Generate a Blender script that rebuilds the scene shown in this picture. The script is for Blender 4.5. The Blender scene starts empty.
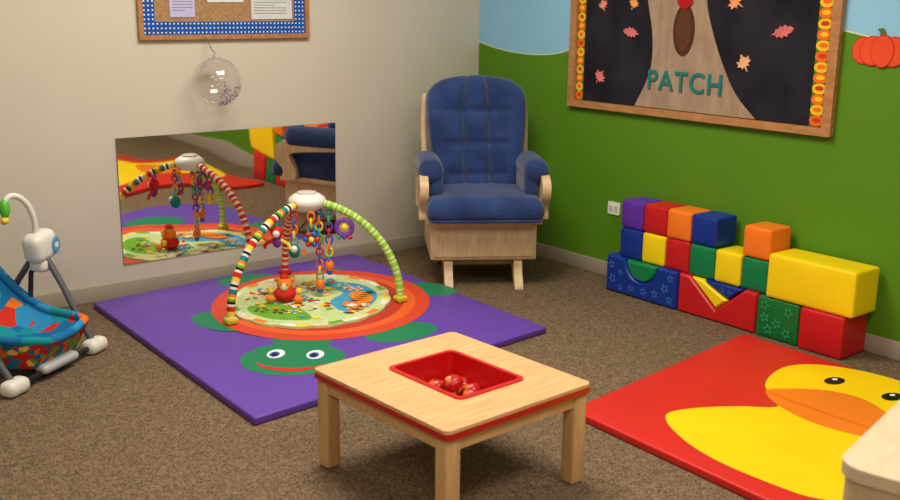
import bpy, math, random
from mathutils import Vector, Matrix
random.seed(7)
SC=bpy.context.scene
COL=SC.collection
try:
    SC.view_settings.view_transform='Standard'
    SC.view_settings.look='None'
except Exception as e: print(e)

# ------------------------------------------------------------ materials
def lin(c):
    r=[]
    for x in c:
        x=x/255.0
        r.append(x/12.92 if x<=.04045 else ((x+.055)/1.055)**2.4)
    return (r[0],r[1],r[2],1)
MATS={}
def mk(name,rgb,rough=.5,var=.06,scale=8,bump=0,bscale=60,metal=0,spec=.5,rgb2=None,sheen=0,stretch=None,coat=0,emit=0,detail=4):
    if name in MATS: return MATS[name]
    m=bpy.data.materials.new(name);m.use_nodes=True
    nt=m.node_tree;N=nt.nodes;L=nt.links
    b=N["Principled BSDF"]
    tc=N.new("ShaderNodeTexCoord");mp=N.new("ShaderNodeMapping");L.new(tc.outputs["Object"],mp.inputs[0])
    if stretch: mp.inputs["Scale"].default_value=stretch
    no=N.new("ShaderNodeTexNoise");no.inputs["Scale"].default_value=scale;no.inputs["Detail"].default_value=detail
    L.new(mp.outputs[0],no.inputs["Vector"])
    cr=N.new("ShaderNodeValToRGB");L.new(no.outputs["Fac"],cr.inputs[0])
    c=lin(rgb)
    if rgb2: c1,c2=c,lin(rgb2)
    else:
        c1=tuple(min(1,x*(1-var)) for x in c[:3])+(1,);c2=tuple(min(1,x*(1+var)) for x in c[:3])+(1,)
    cr.color_ramp.elements[0].position=.3;cr.color_ramp.elements[1].position=.7
    cr.color_ramp.elements[0].color=c1;cr.color_ramp.elements[1].color=c2
    L.new(cr.outputs[0],b.inputs["Base Color"])
    b.inputs["Roughness"].default_value=rough;b.inputs["Metallic"].default_value=metal
    b.inputs["Specular IOR Level"].default_value=spec
    if sheen:b.inputs["Sheen Weight"].default_value=sheen
    if coat:b.inputs["Coat Weight"].default_value=coat
    if bump:
        n2=N.new("ShaderNodeTexNoise");n2.inputs["Scale"].default_value=bscale;n2.inputs["Detail"].default_value=3
        L.new(tc.outputs["Object"],n2.inputs["Vector"])
        bp=N.new("ShaderNodeBump");bp.inputs["Strength"].default_value=bump;bp.inputs["Distance"].default_value=.01
        L.new(n2.outputs["Fac"],bp.inputs["Height"]);L.new(bp.outputs[0],b.inputs["Normal"])
    MATS[name]=m
    return m
def vinyl(name,rgb): return mk("vinyl_"+name,rgb,rough=.45,var=.06,scale=3,bump=.35,bscale=7,spec=.35)
def plastic(name,rgb,rough=.35): return mk("plastic_"+name,rgb,rough=rough,var=.03)
def paper(name,rgb,var=.05): return mk("paper_"+name,rgb,rough=.85,var=var,scale=14,spec=.2)
def cloth(name,rgb): return mk("cloth_"+name,rgb,rough=.9,var=.12,scale=40,bump=.3,bscale=150,spec=.15)
WOOD=mk("light_maple_wood",(206,160,104),rough=.42,rgb2=(226,184,130),scale=5,stretch=(1.5,14,14),spec=.4)
WOODP=mk("pale_chair_wood",(196,166,126),rough=.45,rgb2=(218,192,152),scale=5,stretch=(8,8,2),spec=.4)
WOODF=mk("board_frame_wood",(164,112,64),rough=.45,rgb2=(188,134,84),scale=6,stretch=(8,3,8))
NAVY=mk("navy_microfibre",(25,46,90),rough=.85,rgb2=(44,68,120),scale=7,bump=.25,bscale=120,sheen=.25,spec=.2)

def rampmat(name,scale,cols,bump=.0,nscale=0,rough=.95):
    m=bpy.data.materials.new(name);m.use_nodes=True
    nt=m.node_tree;N=nt.nodes;L=nt.links;b=N["Principled BSDF"]
    tc=N.new("ShaderNodeTexCoord")
    v=N.new("ShaderNodeTexVoronoi");v.inputs["Scale"].default_value=scale
    L.new(tc.outputs["Object"],v.inputs["Vector"])
    sep=N.new("ShaderNodeSeparateColor");L.new(v.outputs["Color"],sep.inputs[0])
    cr=N.new("ShaderNodeValToRGB");cr.color_ramp.interpolation='CONSTANT'
    L.new(sep.outputs[0],cr.inputs[0])
    E=cr.color_ramp.elements
    E[0].position=0;E[0].color=lin(cols[0][1]);E[1].position=cols[1][0];E[1].color=lin(cols[1][1])
    for p,c in cols[2:]:
        e=E.new(p);e.color=lin(c)
    last=cr.outputs[0]
    if nscale:
        n=N.new("ShaderNodeTexNoise");n.inputs["Scale"].default_value=nscale;n.inputs["Detail"].default_value=5;L.new(tc.outputs["Object"],n.inputs["Vector"])
        mr=N.new("ShaderNodeMapRange");mr.inputs[1].default_value=.3;mr.inputs[2].default_value=.7;mr.inputs[3].default_value=.84;mr.inputs[4].default_value=1.12
        L.new(n.outputs["Fac"],mr.inputs[0])
        mx=N.new("ShaderNodeVectorMath");mx.operation='SCALE';L.new(last,mx.inputs[0]);L.new(mr.outputs[0],mx.inputs["Scale"]);last=mx.outputs[0]
    L.new(last,b.inputs["Base Color"])
    b.inputs["Roughness"].default_value=rough;b.inputs["Specular IOR Level"].default_value=.1
    if bump:
        bp=N.new("ShaderNodeBump");bp.inputs["Strength"].default_value=bump;bp.inputs["Distance"].default_value=.005
        L.new(v.outputs["Distance"],bp.inputs["Height"]);bp.invert=True;L.new(bp.outputs[0],b.inputs["Normal"])
    return m
CARPET=rampmat("speckled_loop_carpet",190,[(0,(92,74,56)),(.2,(120,99,76)),(.45,(132,110,85)),(.68,(108,90,72)),(.82,(144,120,90)),(.94,(100,88,78))],bump=.5,nscale=34)

def mirrormat():
    m=bpy.data.materials.new("acrylic_mirror");m.use_nodes=True
    nt=m.node_tree;N=nt.nodes;L=nt.links;b=N["Principled BSDF"]
    b.inputs["Base Color"].default_value=(.9,.87,.83,1);b.inputs["Metallic"].default_value=1;b.inputs["Roughness"].default_value=.02
    tc=N.new("ShaderNodeTexCoord");n=N.new("ShaderNodeTexNoise");n.inputs["Scale"].default_value=3;n.inputs["Detail"].default_value=0
    L.new(tc.outputs["Object"],n.inputs["Vector"])
    bp=N.new("ShaderNodeBump");bp.inputs["Strength"].default_value=.25;bp.inputs["Distance"].default_value=.015
    L.new(n.outputs["Fac"],bp.inputs["Height"]);L.new(bp.outputs[0],b.inputs["Normal"])
    return m
def clearmat():
    m=bpy.data.materials.new("clear_thin_plastic");m.use_nodes=True
    nt=m.node_tree;N=nt.nodes;L=nt.links;N.clear()
    o=N.new("ShaderNodeOutputMaterial");t=N.new("ShaderNodeBsdfTransparent");t.inputs[0].default_value=(.95,.94,.94,1)
    g=N.new("ShaderNodeBsdfGlossy");g.inputs["Roughness"].default_value=.08;g.inputs[0].default_value=(1,1,1,1)
    fr=N.new("ShaderNodeLayerWeight");fr.inputs[0].default_value=.5
    pw=N.new("ShaderNodeMath");pw.operation='POWER';pw.inputs[1].default_value=2.6;L.new(fr.outputs["Facing"],pw.inputs[0])
    mr=N.new("ShaderNodeMapRange");mr.inputs[3].default_value=.06;mr.inputs[4].default_value=.65;L.new(pw.outputs[0],mr.inputs[0])
    mx=N.new("ShaderNodeMixShader");L.new(mr.outputs[0],mx.inputs[0]);L.new(t.outputs[0],mx.inputs[1]);L.new(g.outputs[0],mx.inputs[2]);L.new(mx.outputs[0],o.inputs[0])
    return m

# ------------------------------------------------------------ mesh builder
def Tr(x,y,z): return Matrix.Translation((x,y,z))
def Rz(a): return Matrix.Rotation(math.radians(a),4,'Z')
def Rx(a): return Matrix.Rotation(math.radians(a),4,'X')
def Ry(a): return Matrix.Rotation(math.radians(a),4,'Y')
class M:
    def __init__(s): s.v=[];s.f=[];s.mi=[];s.mats=[]
    def m(s,mat):
        if mat not in s.mats: s.mats.append(mat)
        return s.mats.index(mat)
    def add(s,vs,fs,mat,T=None):
        o=len(s.v)
        for v in vs:
            v=Vector(v)
            s.v.append(T@v if T else v)
        for k,f in enumerate(fs):
            s.f.append([i+o for i in f])
            s.mi.append(s.m(mat[k] if isinstance(mat,list) else mat))
    def rbox(s,size,loc=(0,0,0),r=.01,n=3,m=1,mat=None,T=None,fn=None):
        h=[x/2 for x in size];r=min(r,min(h)*.999)
        ax=[]
        for a in range(3):
            c=[]
            for k in range(n+1): c.append(-h[a]+r*(1-math.cos(k*math.pi/2/n)))
            inner=h[a]-r
            for k in range(1,m): c.append(-inner+2*inner*k/m)
            for k in range(n+1): c.append(h[a]-r*(1-math.cos((n-k)*math.pi/2/n)))
            ax.append(c)
        vs=[];fs=[];key={}
        def gv(p):
            k=tuple(round(x,6) for x in p)
            if k in key: return key[k]
            q=Vector([max(-(h[a]-r),min(h[a]-r,p[a])) for a in range(3)])
            d=Vector(p)-q
            out=q+d.normalized()*r if d.length>1e-9 else Vector(p)
            if fn: out=Vector(fn(out))
            key[k]=len(vs);vs.append(out+Vector(loc));return key[k]
        for a in range(3):
            b,c=(a+1)%3,(a+2)%3
            for sg in (-1,1):
                for i in range(len(ax[b])-1):
                    for j in range(len(ax[c])-1):
                        q=[]
                        for (ii,jj) in ((i,j),(i+1,j),(i+1,j+1),(i,j+1)):
                            p=[0,0,0];p[a]=sg*h[a];p[b]=ax[b][ii];p[c]=ax[c][jj];q.append(gv(p))
                        if sg<0:q.reverse()
                        if len(set(q))==4: fs.append(q)
        s.add(vs,fs,mat,T)
    def prism(s,pts,z0,z1,mat,T=None,side=None):
        n=len(pts)
        ar=sum(pts[i][0]*pts[(i+1)%n][1]-pts[(i+1)%n][0]*pts[i][1] for i in range(n))
        if ar<0: pts=list(reversed(pts))
        vs=[(p[0],p[1],z0) for p in pts]+[(p[0],p[1],z1) for p in pts]
        s.add(vs,[list(range(n,2*n)),list(reversed(range(n)))],mat,T)
        s.add(vs,[[i,(i+1)%n,n+(i+1)%n,n+i] for i in range(n)],side or mat,T)
    def flat(s,pts,z,mat,T=None):
        n=len(pts)
        ar=sum(pts[i][0]*pts[(i+1)%n][1]-pts[(i+1)%n][0]*pts[i][1] for i in range(n))
        if ar<0: pts=list(reversed(pts))
        s.add([(p[0],p[1],z) for p in pts],[list(range(n))],mat,T)
    def ring(s,outer,inner,z,mat,T=None):
        n=len(outer)
        vs=[(p[0],p[1],z) for p in outer]+[(p[0],p[1],z) for p in inner]
        s.add(vs,[[i,(i+1)%n,n+(i+1)%n,n+i] for i in range(n)],mat,T)
    def ringprism(s,outer,inner,z0,z1,mat,side=None,iside=None,T=None):
        n=len(outer);side=side or mat;iside=iside or side
        vs=[(p[0],p[1],z0) for p in outer]+[(p[0],p[1],z0) for p in inner]+[(p[0],p[1],z1) for p in outer]+[(p[0],p[1],z1) for p in inner]
        s.add(vs,[[2*n+i,2*n+(i+1)%n,3*n+(i+1)%n,3*n+i] for i in range(n)],mat,T)
        s.add(vs,[[(i+1)%n,i,n+i,n+(i+1)%n] for i in range(n)],mat,T)
        s.add(vs,[[i,(i+1)%n,2*n+(i+1)%n,2*n+i] for i in range(n)],side,T)
        s.add(vs,[[n+(i+1)%n,n+i,3*n+i,3*n+(i+1)%n] for i in range(n)],iside,T)
    def lathe(s,prof,mat,seg=24,T=None,sx=1,sy=1):
        vs=[];n=len(prof)
        for k in range(seg):
            a=2*math.pi*k/seg
            for r,z in prof: vs.append((max(r,1e-5)*math.cos(a)*sx,max(r,1e-5)*math.sin(a)*sy,z))
        fs=[]
        for k in range(seg):
            k2=(k+1)%seg
            for i in range(n-1): fs.append([k*n+i,k2*n+i,k2*n+i+1,k*n+i+1])
        s.add(vs,fs,mat,T)
    def ball(s,r,loc,mat,sc=(1,1,1),seg=20,T=None):
        n=seg//2
        prof=[(r*math.sin(math.pi*i/n),-r*math.cos(math.pi*i/n)) for i in range(n+1)]
        t=Matrix.Translation(loc)@Matrix.Diagonal((sc[0],sc[1],sc[2],1))
        s.lathe(prof,mat,seg,(T@t) if T else t)
    def tube(s,pts,r,mat,seg=10,T=None,caps=True):
        pts=[Vector(p) for p in pts];n=len(pts)
        rs=r if isinstance(r,(list,tuple)) else [r]*n
        t0=(pts[1]-pts[0]).normalized()
        up=Vector((0,0,1)) if abs(t0.z)<.9 else Vector((1,0,0))
        a=t0.cross(up).normalized();vs=[]
        for i in range(n):
            t=(pts[min(i+1,n-1)]-pts[max(i-1,0)]).normalized()
            a=(a-t*a.dot(t)).normalized();b=t.cross(a)
            for k in range(seg):
                an=2*math.pi*k/seg
                vs.append(pts[i]+a*math.cos(an)*rs[i]+b*math.sin(an)*rs[i])
        fs=[];ms=[]
        for i in range(n-1):
            for k in range(seg):
                k2=(k+1)%seg;fs.append([i*seg+k,i*seg+k2,(i+1)*seg+k2,(i+1)*seg+k])
                ms.append(mat[i%len(mat)] if isinstance(mat,list) else mat)
        if caps:
            fs.append(list(reversed(range(seg))));fs.append([(n-1)*seg+k for k in range(seg)])
            ms+= [ms[0],ms[-1]]
        s.add(vs,fs,ms,T)
    def torus(s,R,r,mat,T=None,a=24,b=8,sc=1):
        vs=[];fs=[]
        for i in range(a):
            A=2*math.pi*i/a
            for j in range(b):
                B=2*math.pi*j/b
                vs.append(((R+r*math.cos(B))*math.cos(A),(R+r*math.cos(B))*math.sin(A)*sc,r*math.sin(B)))
        for i in range(a):
            for j in range(b):
                fs.append([i*b+j,((i+1)%a)*b+j,((i+1)%a)*b+(j+1)%b,i*b+(j+1)%b])
        s.add(vs,fs,mat,T)
    def obj(s,name,parent=None,origin=None,sharp=38,world=False,**props):
        o0=Vector(origin) if origin is not None else Vector((0,0,0))
        if world and parent is not None: o0=Vector(parent.location)
        me=bpy.data.meshes.new(name)
        me.from_pydata([tuple(v-o0) for v in s.v],[],s.f)
        for m in s.mats: me.materials.append(m)
        for p,k in zip(me.polygons,s.mi): p.material_index=k;p.use_smooth=True
        me.update()
        me.set_sharp_from_angle(angle=math.radians(sharp))
        o=bpy.data.objects.new(name,me);COL.objects.link(o)
        if parent is not None: o.parent=parent
        elif origin is not None: o.location=o0
        for k,v in props.items(): o[k]=v
        return o
def thing(name,label,cat,loc=(0,0,0),rz=0,group=None):
    e=bpy.data.objects.new(name,None);e.empty_display_size=.1;COL.objects.link(e)
    e.location=loc;e.rotation_euler=(0,0,math.radians(rz));e["label"]=label;e["category"]=cat
    if group:e["group"]=group
    return e
def rrect(x0,x1,y0,y1,r,n=5):
    p=[]
    for cx,cy,a0 in ((x1-r,y1-r,0),(x0+r,y1-r,90),(x0+r,y0+r,180),(x1-r,y0+r,270)):
        for k in range(n+1):
            a=math.radians(a0+90*k/n);p.append((cx+r*math.cos(a),cy+r*math.sin(a)))
    return p
def ell(cx,cy,rx,ry,n=40,rot=0):
    c,s_=math.cos(rot),math.sin(rot);p=[]
    for k in range(n):
        a=2*math.pi*k/n;x,y=rx*math.cos(a),ry*math.sin(a);p.append((cx+x*c-y*s_,cy+x*s_+y*c))
    return p
def smooth(pts,n=6,closed=True):
    out=[];N=len(pts)
    for i in range(N if closed else N-1):
        g=lambda k:Vector(pts[k%N]) if closed else Vector(pts[max(0,min(N-1,k))])
        p0,p1,p2,p3=g(i-1),g(i),g(i+1),g(i+2)
        for k in range(n):
            t=k/n
            q=.5*((2*p1)+(p2-p0)*t+(2*p0-5*p1+4*p2-p3)*t*t+(3*p1-p0-3*p2+p3)*t**3)
            out.append(tuple(q))
    if not closed: out.append(tuple(pts[-1]))
    return out
def star(cx,cy,R,rot=0,q=.45):
    return [(cx+(R if k%2==0 else R*q)*math.cos(rot+math.pi*k/5+math.pi/2),cy+(R if k%2==0 else R*q)*math.sin(rot+math.pi*k/5+math.pi/2)) for k in range(10)]
WR=Matrix(((0,0,-1,0),(-1,0,0,0),(0,1,0,0),(0,0,0,1)))
WB=Matrix(((1,0,0,0),(0,0,-1,0),(0,1,0,0),(0,0,0,1)))

# ------------------------------------------------------------ room shell
RX,RY,RH=-6.2,-6.8,2.6
CREAM=mk("cream_wall_paint",(212,203,184),rough=.75,var=.03,scale=1.5,bump=.05,bscale=180,spec=.3)
GREEN=mk("green_wall_paint",(84,132,20),rough=.65,var=.04,scale=1.5,bump=.05,bscale=180,spec=.3)
BLUE=mk("sky_blue_wall_paint",(140,194,222),rough=.7,var=.03,scale=1.5,spec=.3)
WHITEP=mk("white_wall_paint",(205,218,180),rough=.7,var=.03)
BASEM=mk("taupe_vinyl_baseboard",(160,148,130),rough=.5,var=.04)
def st(o): o["kind"]="structure";return o
b=M();b.rbox((-RX+.2,-RY+.2,.1),(RX/2,RY/2,-.05),r=.001,n=1,mat=CARPET);st(b.obj("floor"))
b=M();b.rbox((-RX+.2,-RY+.2,.1),(RX/2,RY/2,RH+.05),r=.001,n=1,mat=mk("white_ceiling_tile",(225,222,212),rough=.9,var=.03));st(b.obj("ceiling"))
b=M();b.rbox((-RX+.2,.1,RH),(RX/2,.05,RH/2),r=.001,n=1,mat=CREAM);st(b.obj("wall_back"))
b=M();b.rbox((-RX+.2,.1,RH),(RX/2,RY-.05,RH/2),r=.001,n=1,mat=CREAM);st(b.obj("wall_front"))
b=M();b.rbox((.1,-RY,RH),(RX-.05,RY/2,RH/2),r=.001,n=1,mat=CREAM);st(b.obj("wall_left"))
hill=smooth([(0.0,1.165),(.2,1.13),(.42,1.115),(.62,1.125),(.8,1.165),(1.2,1.26),(1.7,1.33),(2.1,1.33),(2.35,1.29),(2.56,1.255),(2.9,1.23),(3.5,1.3),(4.4,1.36),(5.4,1.22),(6.8,1.25)],8,False)
hill=[(max(0,p[0]),p[1]) for p in hill]
b=M()
b.rbox((.1,-RY,RH),(.053,RY/2,RH/2),r=.001,n=1,mat=CREAM)
n=len(hill)
def band(lo,hi,mat):
    vs=[(hill[i][0],lo(i),0) for i in range(n)]+[(hill[i][0],hi(i),0) for i in range(n)]
    b.add(vs,[[i,i+1,n+i+1,n+i] for i in range(n-1)],mat,WR)
band(lambda i:0,lambda i:hill[i][1]-.003,GREEN)
band(lambda i:hill[i][1]-.003,lambda i:hill[i][1]+.003,WHITEP)
band(lambda i:hill[i][1]+.003,lambda i:RH,BLUE)
st(b.obj("wall_right"))
b=M();b.rbox((-RX,.012,.078),(RX/2,-.006,.039),r=.004,n=2,mat=BASEM);st(b.obj("baseboard_back"))
b=M();b.rbox((.012,-RY-.014,.078),(-.006,RY/2-.007,.039),r=.004,n=2,mat=BASEM);st(b.obj("baseboard_right"))
b=M();b.rbox((.012,-RY-.014,.078),(RX+.006,RY/2-.007,.039),r=.004,n=2,mat=BASEM);st(b.obj("baseboard_left"))
b=M();b.rbox((-RX-.03,.012,.078),(RX/2,RY+.006,.039),r=.004,n=2,mat=BASEM);st(b.obj("baseboard_front"))

# ------------------------------------------------------------ purple turtle mat
V_PURPLE=vinyl("purple",(100,64,164));V_GREEN=vinyl("green",(20,126,84));V_RED=vinyl("red",(206,38,30))
V_YEL=vinyl("yellow",(248,206,6));V_ORG=vinyl("orange",(236,124,28));V_BLK=vinyl("black",(12,12,16))
V_WHITE=vinyl("white",(238,238,235));V_ROR=vinyl("red_orange",(214,66,36));V_DRED=vinyl("dark_red",(186,48,34))
b=M()
# the soft mat lies slightly skewed; its near corner sits at (-2.40,-1.75)
SK=Matrix(((.9944,.024,0,-2.40),(.100,.999,0,-1.75),(0,0,1,0),(0,0,0,1)))
b.rbox((1.49,1.65,.03),(.745,.825,.015),r=.008,n=3,m=10,mat=V_PURPLE,T=SK,
  fn=lambda p:(p.x,p.y,p.z-(.003*math.exp(-((abs(p.y)-.0)/.008)**2)+.003*math.exp(-((abs(p.y)-.4)/.008)**2) if p.z>0 else 0)))
u=Vector((.63,.77)).normalized();rt=Vector((u.y,-u.x))
TT=Matrix(((rt.x,u.x,0,-1.505),(rt.y,u.y,0,-.705),(0,0,1,0),(0,0,0,1)))
z=.0304
for fx,fy,rx,ry,ro in ((-.43,.36,.15,.10,.6),(.47,.24,.16,.11,-.4),(-.39,-.33,.17,.10,-.7),(.40,-.43,.17,.11,.7)):
    b.flat(ell(fx,fy,rx,ry,rot=ro),z,V_GREEN,TT)
b.flat(ell(0,-.56,.12,.16),z,V_GREEN,TT)
b.flat([(-.05,.5),(.05,.5),(0,.64)],z,V_GREEN,TT)
b.flat(ell(.0,-.785,.205,.192),z+.0003,V_GREEN,TT)
b.flat(ell(0,0,.50,.565,n=56),z+.0006,V_ROR,TT)
b.flat(ell(0,0,.435,.495,n=56),z+.0009,vinyl("shell_orange",(228,92,38)),TT)
b.flat(ell(0,0,.38,.44,n=56),z+.0012,V_DRED,TT)
for sx in (-1,1):
    b.flat(ell(.078*sx,-.735,.035,.052),z+.0008,V_WHITE,TT)
    b.flat(ell(.078*sx-.004,-.742,.020,.032),z+.0011,vinyl("iris_blue",(40,90,170)),TT)
    b.flat(ell(.078*sx-.004,-.744,.012,.018),z+.0014,V_BLK,TT)
arc=[(.14*math.cos(math.radians(a)),-.81+.120*math.sin(math.radians(a))) for a in range(200,341,10)]
arc2=[(.140*math.cos(math.radians(a)),-.805+.090*math.sin(math.radians(a))) for a in range(340,199,-10)]
b.flat(arc+arc2,z+.0009,vinyl("smile_red",(200,36,36)),TT)
b.obj("play_mat",origin=(-1.65,-.9,0),label="purple vinyl floor mat printed with a smiling green turtle",category="floor mat")

# ------------------------------------------------------------ red duck mat
b=M()
T=Matrix(((.990,.03,0,-1.485),(.135,.9995,0,-2.325),(0,0,1,0),(0,0,0,1)))
b.rbox((1.20,1.15,.03),(.60,-.575,.015),r=.008,n=3,m=10,mat=V_RED,T=T)
duck=smooth([(-1.30,-2.59),(-1.23,-2.55),(-1.11,-2.59),(-.99,-2.665),(-.90,-2.74),(-.84,-2.70),(-.76,-2.60),(-.64,-2.54),(-.50,-2.52),(-.39,-2.58),(-.32,-2.71),(-.30,-2.86),(-.33,-3.02),(-.42,-3.13),(-.56,-3.19),(-.72,-3.21),(-.84,-3.18),(-.95,-3.22),(-1.1,-3.31),(-1.28,-3.33),(-1.39,-3.22),(-1.415,-3.1),(-1.42,-2.93),(-1.40,-2.80),(-1.36,-2.69)],5)
b.flat(duck,z,V_YEL)
beak=smooth([(-.79,-2.625),(-.70,-2.67),(-.61,-2.76),(-.58,-2.87),(-.62,-2.98),(-.70,-3.08),(-.81,-3.14),(-.89,-3.05),(-.915,-2.88),(-.87,-2.72)],5)
b.flat(beak,z+.0004,V_ORG)
V_DORG=vinyl("deep_orange",(226,96,20))
lip=smooth([(-.79,-2.64),(-.80,-2.75),(-.805,-2.87),(-.80,-3.0),(-.81,-3.12)],6,False);lip2=[(p[0]-.008,p[1]) for p in reversed(lip)]
b.flat(lip+lip2,z+.0008,V_DORG)
for ex,ey in ((-.50,-2.72),(-.475,-2.935)):
    b.flat(ell(ex,ey,.048,.032),z+.0006,V_BLK);b.flat(ell(ex+.015,ey+.008,.012,.009),z+.001,V_WHITE)
b.obj("play_mat",origin=(-.9,-2.9,0),label="red vinyl floor mat printed with a large yellow duck",category="floor mat")

# ------------------------------------------------------------ mirror (thin acrylic, bowed a few millimetres)
b=M();MM=mirrormat();NXm,NZm=24,12
def mp(i,j,off):
    x=-2.17+1.18*i/NXm;zz=.16+.60*j/NZm
    return (x,-.006-.5*.029*(zz-.16)**2-.5*.014*((x+1.58)**2)-off,zz)
fv=[mp(i,j,0) for i in range(NXm+1) for j in range(NZm+1)]
ff=[[i*(NZm+1)+j,(i+1)*(NZm+1)+j,(i+1)*(NZm+1)+j+1,i*(NZm+1)+j+1] for i in range(NXm) for j in range(NZm)]
b.add(fv,ff,MM)
EDG=plastic("mirror_edge",(120,116,108))
ring=[i*(NZm+1) for i in range(NXm+1)]+[NXm*(NZm+1)+j for j in range(1,NZm+1)]+[i*(NZm+1)+NZm for i in range(NXm-1,-1,-1)]+[j for j in range(NZm-1,0,-1)]
rv=[fv[k] for k in ring];bv=[(v[0],-.001,v[2]) for v in rv];nr=len(rv)
b.add(rv+bv,[[(k+1)%nr,k,nr+k,nr+(k+1)%nr] for k in range(nr)]+[[nr+k for k in range(nr)]],EDG)
b.obj("wall_mirror",origin=(-1.58,-.004,.16),label="wide frameless acrylic mirror fixed low on the cream wall",category="mirror")

# ------------------------------------------------------------ cork board
e=thing("bulletin_board","wood-framed cork bulletin board with blue polka-dot border","bulletin board",(-1.58,-.002,1.195))
x0,x1,z0,z1=-2.035,-1.14,1.203,1.82
b=M();b.ringprism(rrect(x0,x1,z0,z1,.003,1),rrect(x0+.022,x1-.022,z0+.022,z1-.022,.003,1),0.002,.024,WOODF,T=WB);b.obj("frame",e,world=True,label="light wood frame")
b=M();b.prism(rrect(x0+.02,x1-.02,z0+.02,z1-.02,.003,1),.002,.010,mk("cork",(150,112,74),rough=.9,rgb2=(184,144,100),scale=90),WB);b.obj("cork_panel",e,world=True)
b=M();PB=paper("polka_blue",(30,84,166));PW=paper("polka_white",(235,235,235))
xi0,xi1,zi0,zi1=x0+.022,x1-.022,z0+.022,z1-.022
b.ring(rrect(xi0,xi1,zi0,zi1,.002,1),rrect(xi0+.06,xi1-.06,zi0+.06,zi1-.06,.002,1),.0112,PB,T=WB)
nx=int((xi1-xi0)/.02);nz=int((zi1-zi0)/.02)
for i in range(nx):
    for j in range(nz):
        x=xi0+.010+i*(xi1-xi0-.02)/(nx-1);zz=zi0+.01+j*(zi1-zi0-.02)/(nz-1)
        if x>xi0+.055 and x<xi1-.055 and zz>zi0+.055 and zz<zi1-.055: continue
        b.flat(ell(x,zz,.0042,.0042,n=8),.0118,PW,WB)
b.obj("polka_dot_border",e,world=True,label="blue paper border with white dots")
for (xa,xb_,za,zb,c,lb) in ((-1.88,-1.755,1.305,1.47,(196,190,226),"lavender paper note pinned to the cork board"),(-1.69,-1.50,1.375,1.56,(226,226,222),"white printed sheet pinned to the cork board"),(-1.46,-1.235,1.295,1.60,(214,214,212),"white printed sheet with text lines pinned to the cork board")):
    b=M();b.prism([(xa,za),(xb_,za+.002),(xb_,zb),(xa,zb)],.0125,.0135,paper("sheet_%d"%int(c[2]),c),WB)
    ink=paper("ink_grey",(110,110,120));zz=zb-.03;kk=0
    while zz>za+.02:
        wln=(xb_-xa)*(.8 if kk%4 else .5);kk+=1
        b.flat([(xa+.015,zz),(xa+.015+wln,zz),(xa+.015+wln,zz+.003),(xa+.015,zz+.003)],.0137,ink,WB);zz-=.013
    b.ball(.005,((xa+xb_)/2,-.016,zb-.01),plastic("pin_red",(200,30,30)),seg=10)
    b.obj("paper_sheet",origin=((xa+xb_)/2,-.0125,za),label=lb,category="paper",group="papers pinned on the cork board")

# ------------------------------------------------------------ clear ball
bc=Vector((-1.715,-.135,1.008))
e=thing("hanging_ball","clear plastic ball with purple confetti hanging below the cork board","decoration",(bc.x,bc.y,bc.z-.117))
b=M();b.ball(.117,bc,clearmat(),seg=40);b.obj("clear_shell",e,world=True,label="transparent shell",sharp=80)
b=M();b.lathe([(.0,.112),(.016,.114),(.016,.128),(.008,.13),(.0,.134)],plastic("clear_grey",(190,186,180)),T=Matrix.Translation(bc));b.obj("cap",e,world=True)
b=M();b.tube([(bc.x,bc.y,bc.z+.13),(bc.x+.004,-.08,1.16),(bc.x+.006,-.028,1.21)],.0022,cloth("string",(120,100,80)),seg=6);b.obj("string",e,world=True)
b=M()
cm=[plastic("confetti_purple",(96,60,140)),plastic("confetti_lilac",(150,124,190)),plastic("confetti_white",(205,200,212))]
for i in range(110):
    a=random.uniform(-1.9,.8);ph=math.acos(random.uniform(-1,-.1));rr=.110
    p=bc+Vector((rr*math.sin(ph)*math.cos(a),rr*math.sin(ph)*math.sin(a),rr*math.cos(ph)))
    b.rbox((.008,.008,.002),(0,0,0),r=.0009,n=1,mat=random.choice(cm),T=Matrix.Translation(p)@Rx(random.uniform(0,180))@Ry(random.uniform(0,180)))
b.obj("confetti",e,world=True,kind="stuff",label="purple confetti pieces")

# ------------------------------------------------------------ black display board
e=thing("display_board","wood-framed black display board with paper trunk and scalloped autumn border","bulletin board",(-.002,-1.54,.865))
a0,a1,z0,z1=.77,2.31,.865,1.80
b=M();b.ringprism(rrect(a0,a1,z0,z1,.003,1),rrect(a0+.042,a1-.042,z0+.034,z1-.034,.003,1),.002,.03,WOODF,T=WR);b.obj("frame",e,world=True,label="light wood frame")
b=M();b.prism(rrect(a0+.04,a1-.04,z0+.032,z1-.032,.003,1),.002,.010,mk("black_fabric",(26,25,32),rough=.95,rgb2=(46,44,52),scale=4,bump=.5,bscale=6,spec=.1),WR);b.obj("backing_panel",e,world=True,label="black fabric backing")
trunk=smooth([(1.275,1.41),(1.315,1.25),(1.32,1.12),(1.29,1.02),(1.225,.903)],6,False)+smooth([(1.93,.903),(1.82,1.0),(1.735,1.13),(1.665,1.28),(1.625,1.41),(1.64,1.55),(1.75,1.755)],6,False)+[(1.12,1.755)]+smooth([(1.12,1.755),(1.255,1.56),(1.275,1.41)],6,False)[:-1]
KR=mk("brown_kraft_paper",(150,124,102),rough=.9,rgb2=(170,146,124),scale=7,bump=.35,bscale=10,spec=.15,stretch=(1,3,1))
b=M();b.prism(trunk,.0105,.0145,KR,WR);b.obj("paper_trunk",e,world=True,label="tan kraft paper tree trunk")
b=M();b.prism(ell(1.505,1.275,.062,.118,n=36),.015,.018,paper("dark_brown",(78,44,26)),WR)
b.prism(ell(1.505,1.275,.045,.098,n=36),.018,.0195,paper("mid_brown",(92,54,32)),WR)
b.prism(smooth([(1.46,1.40),(1.505,1.37),(1.55,1.40),(1.53,1.44),(1.505,1.42),(1.48,1.44)],4),.019,.022,paper("crimson",(170,26,24)),WR)
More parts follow.
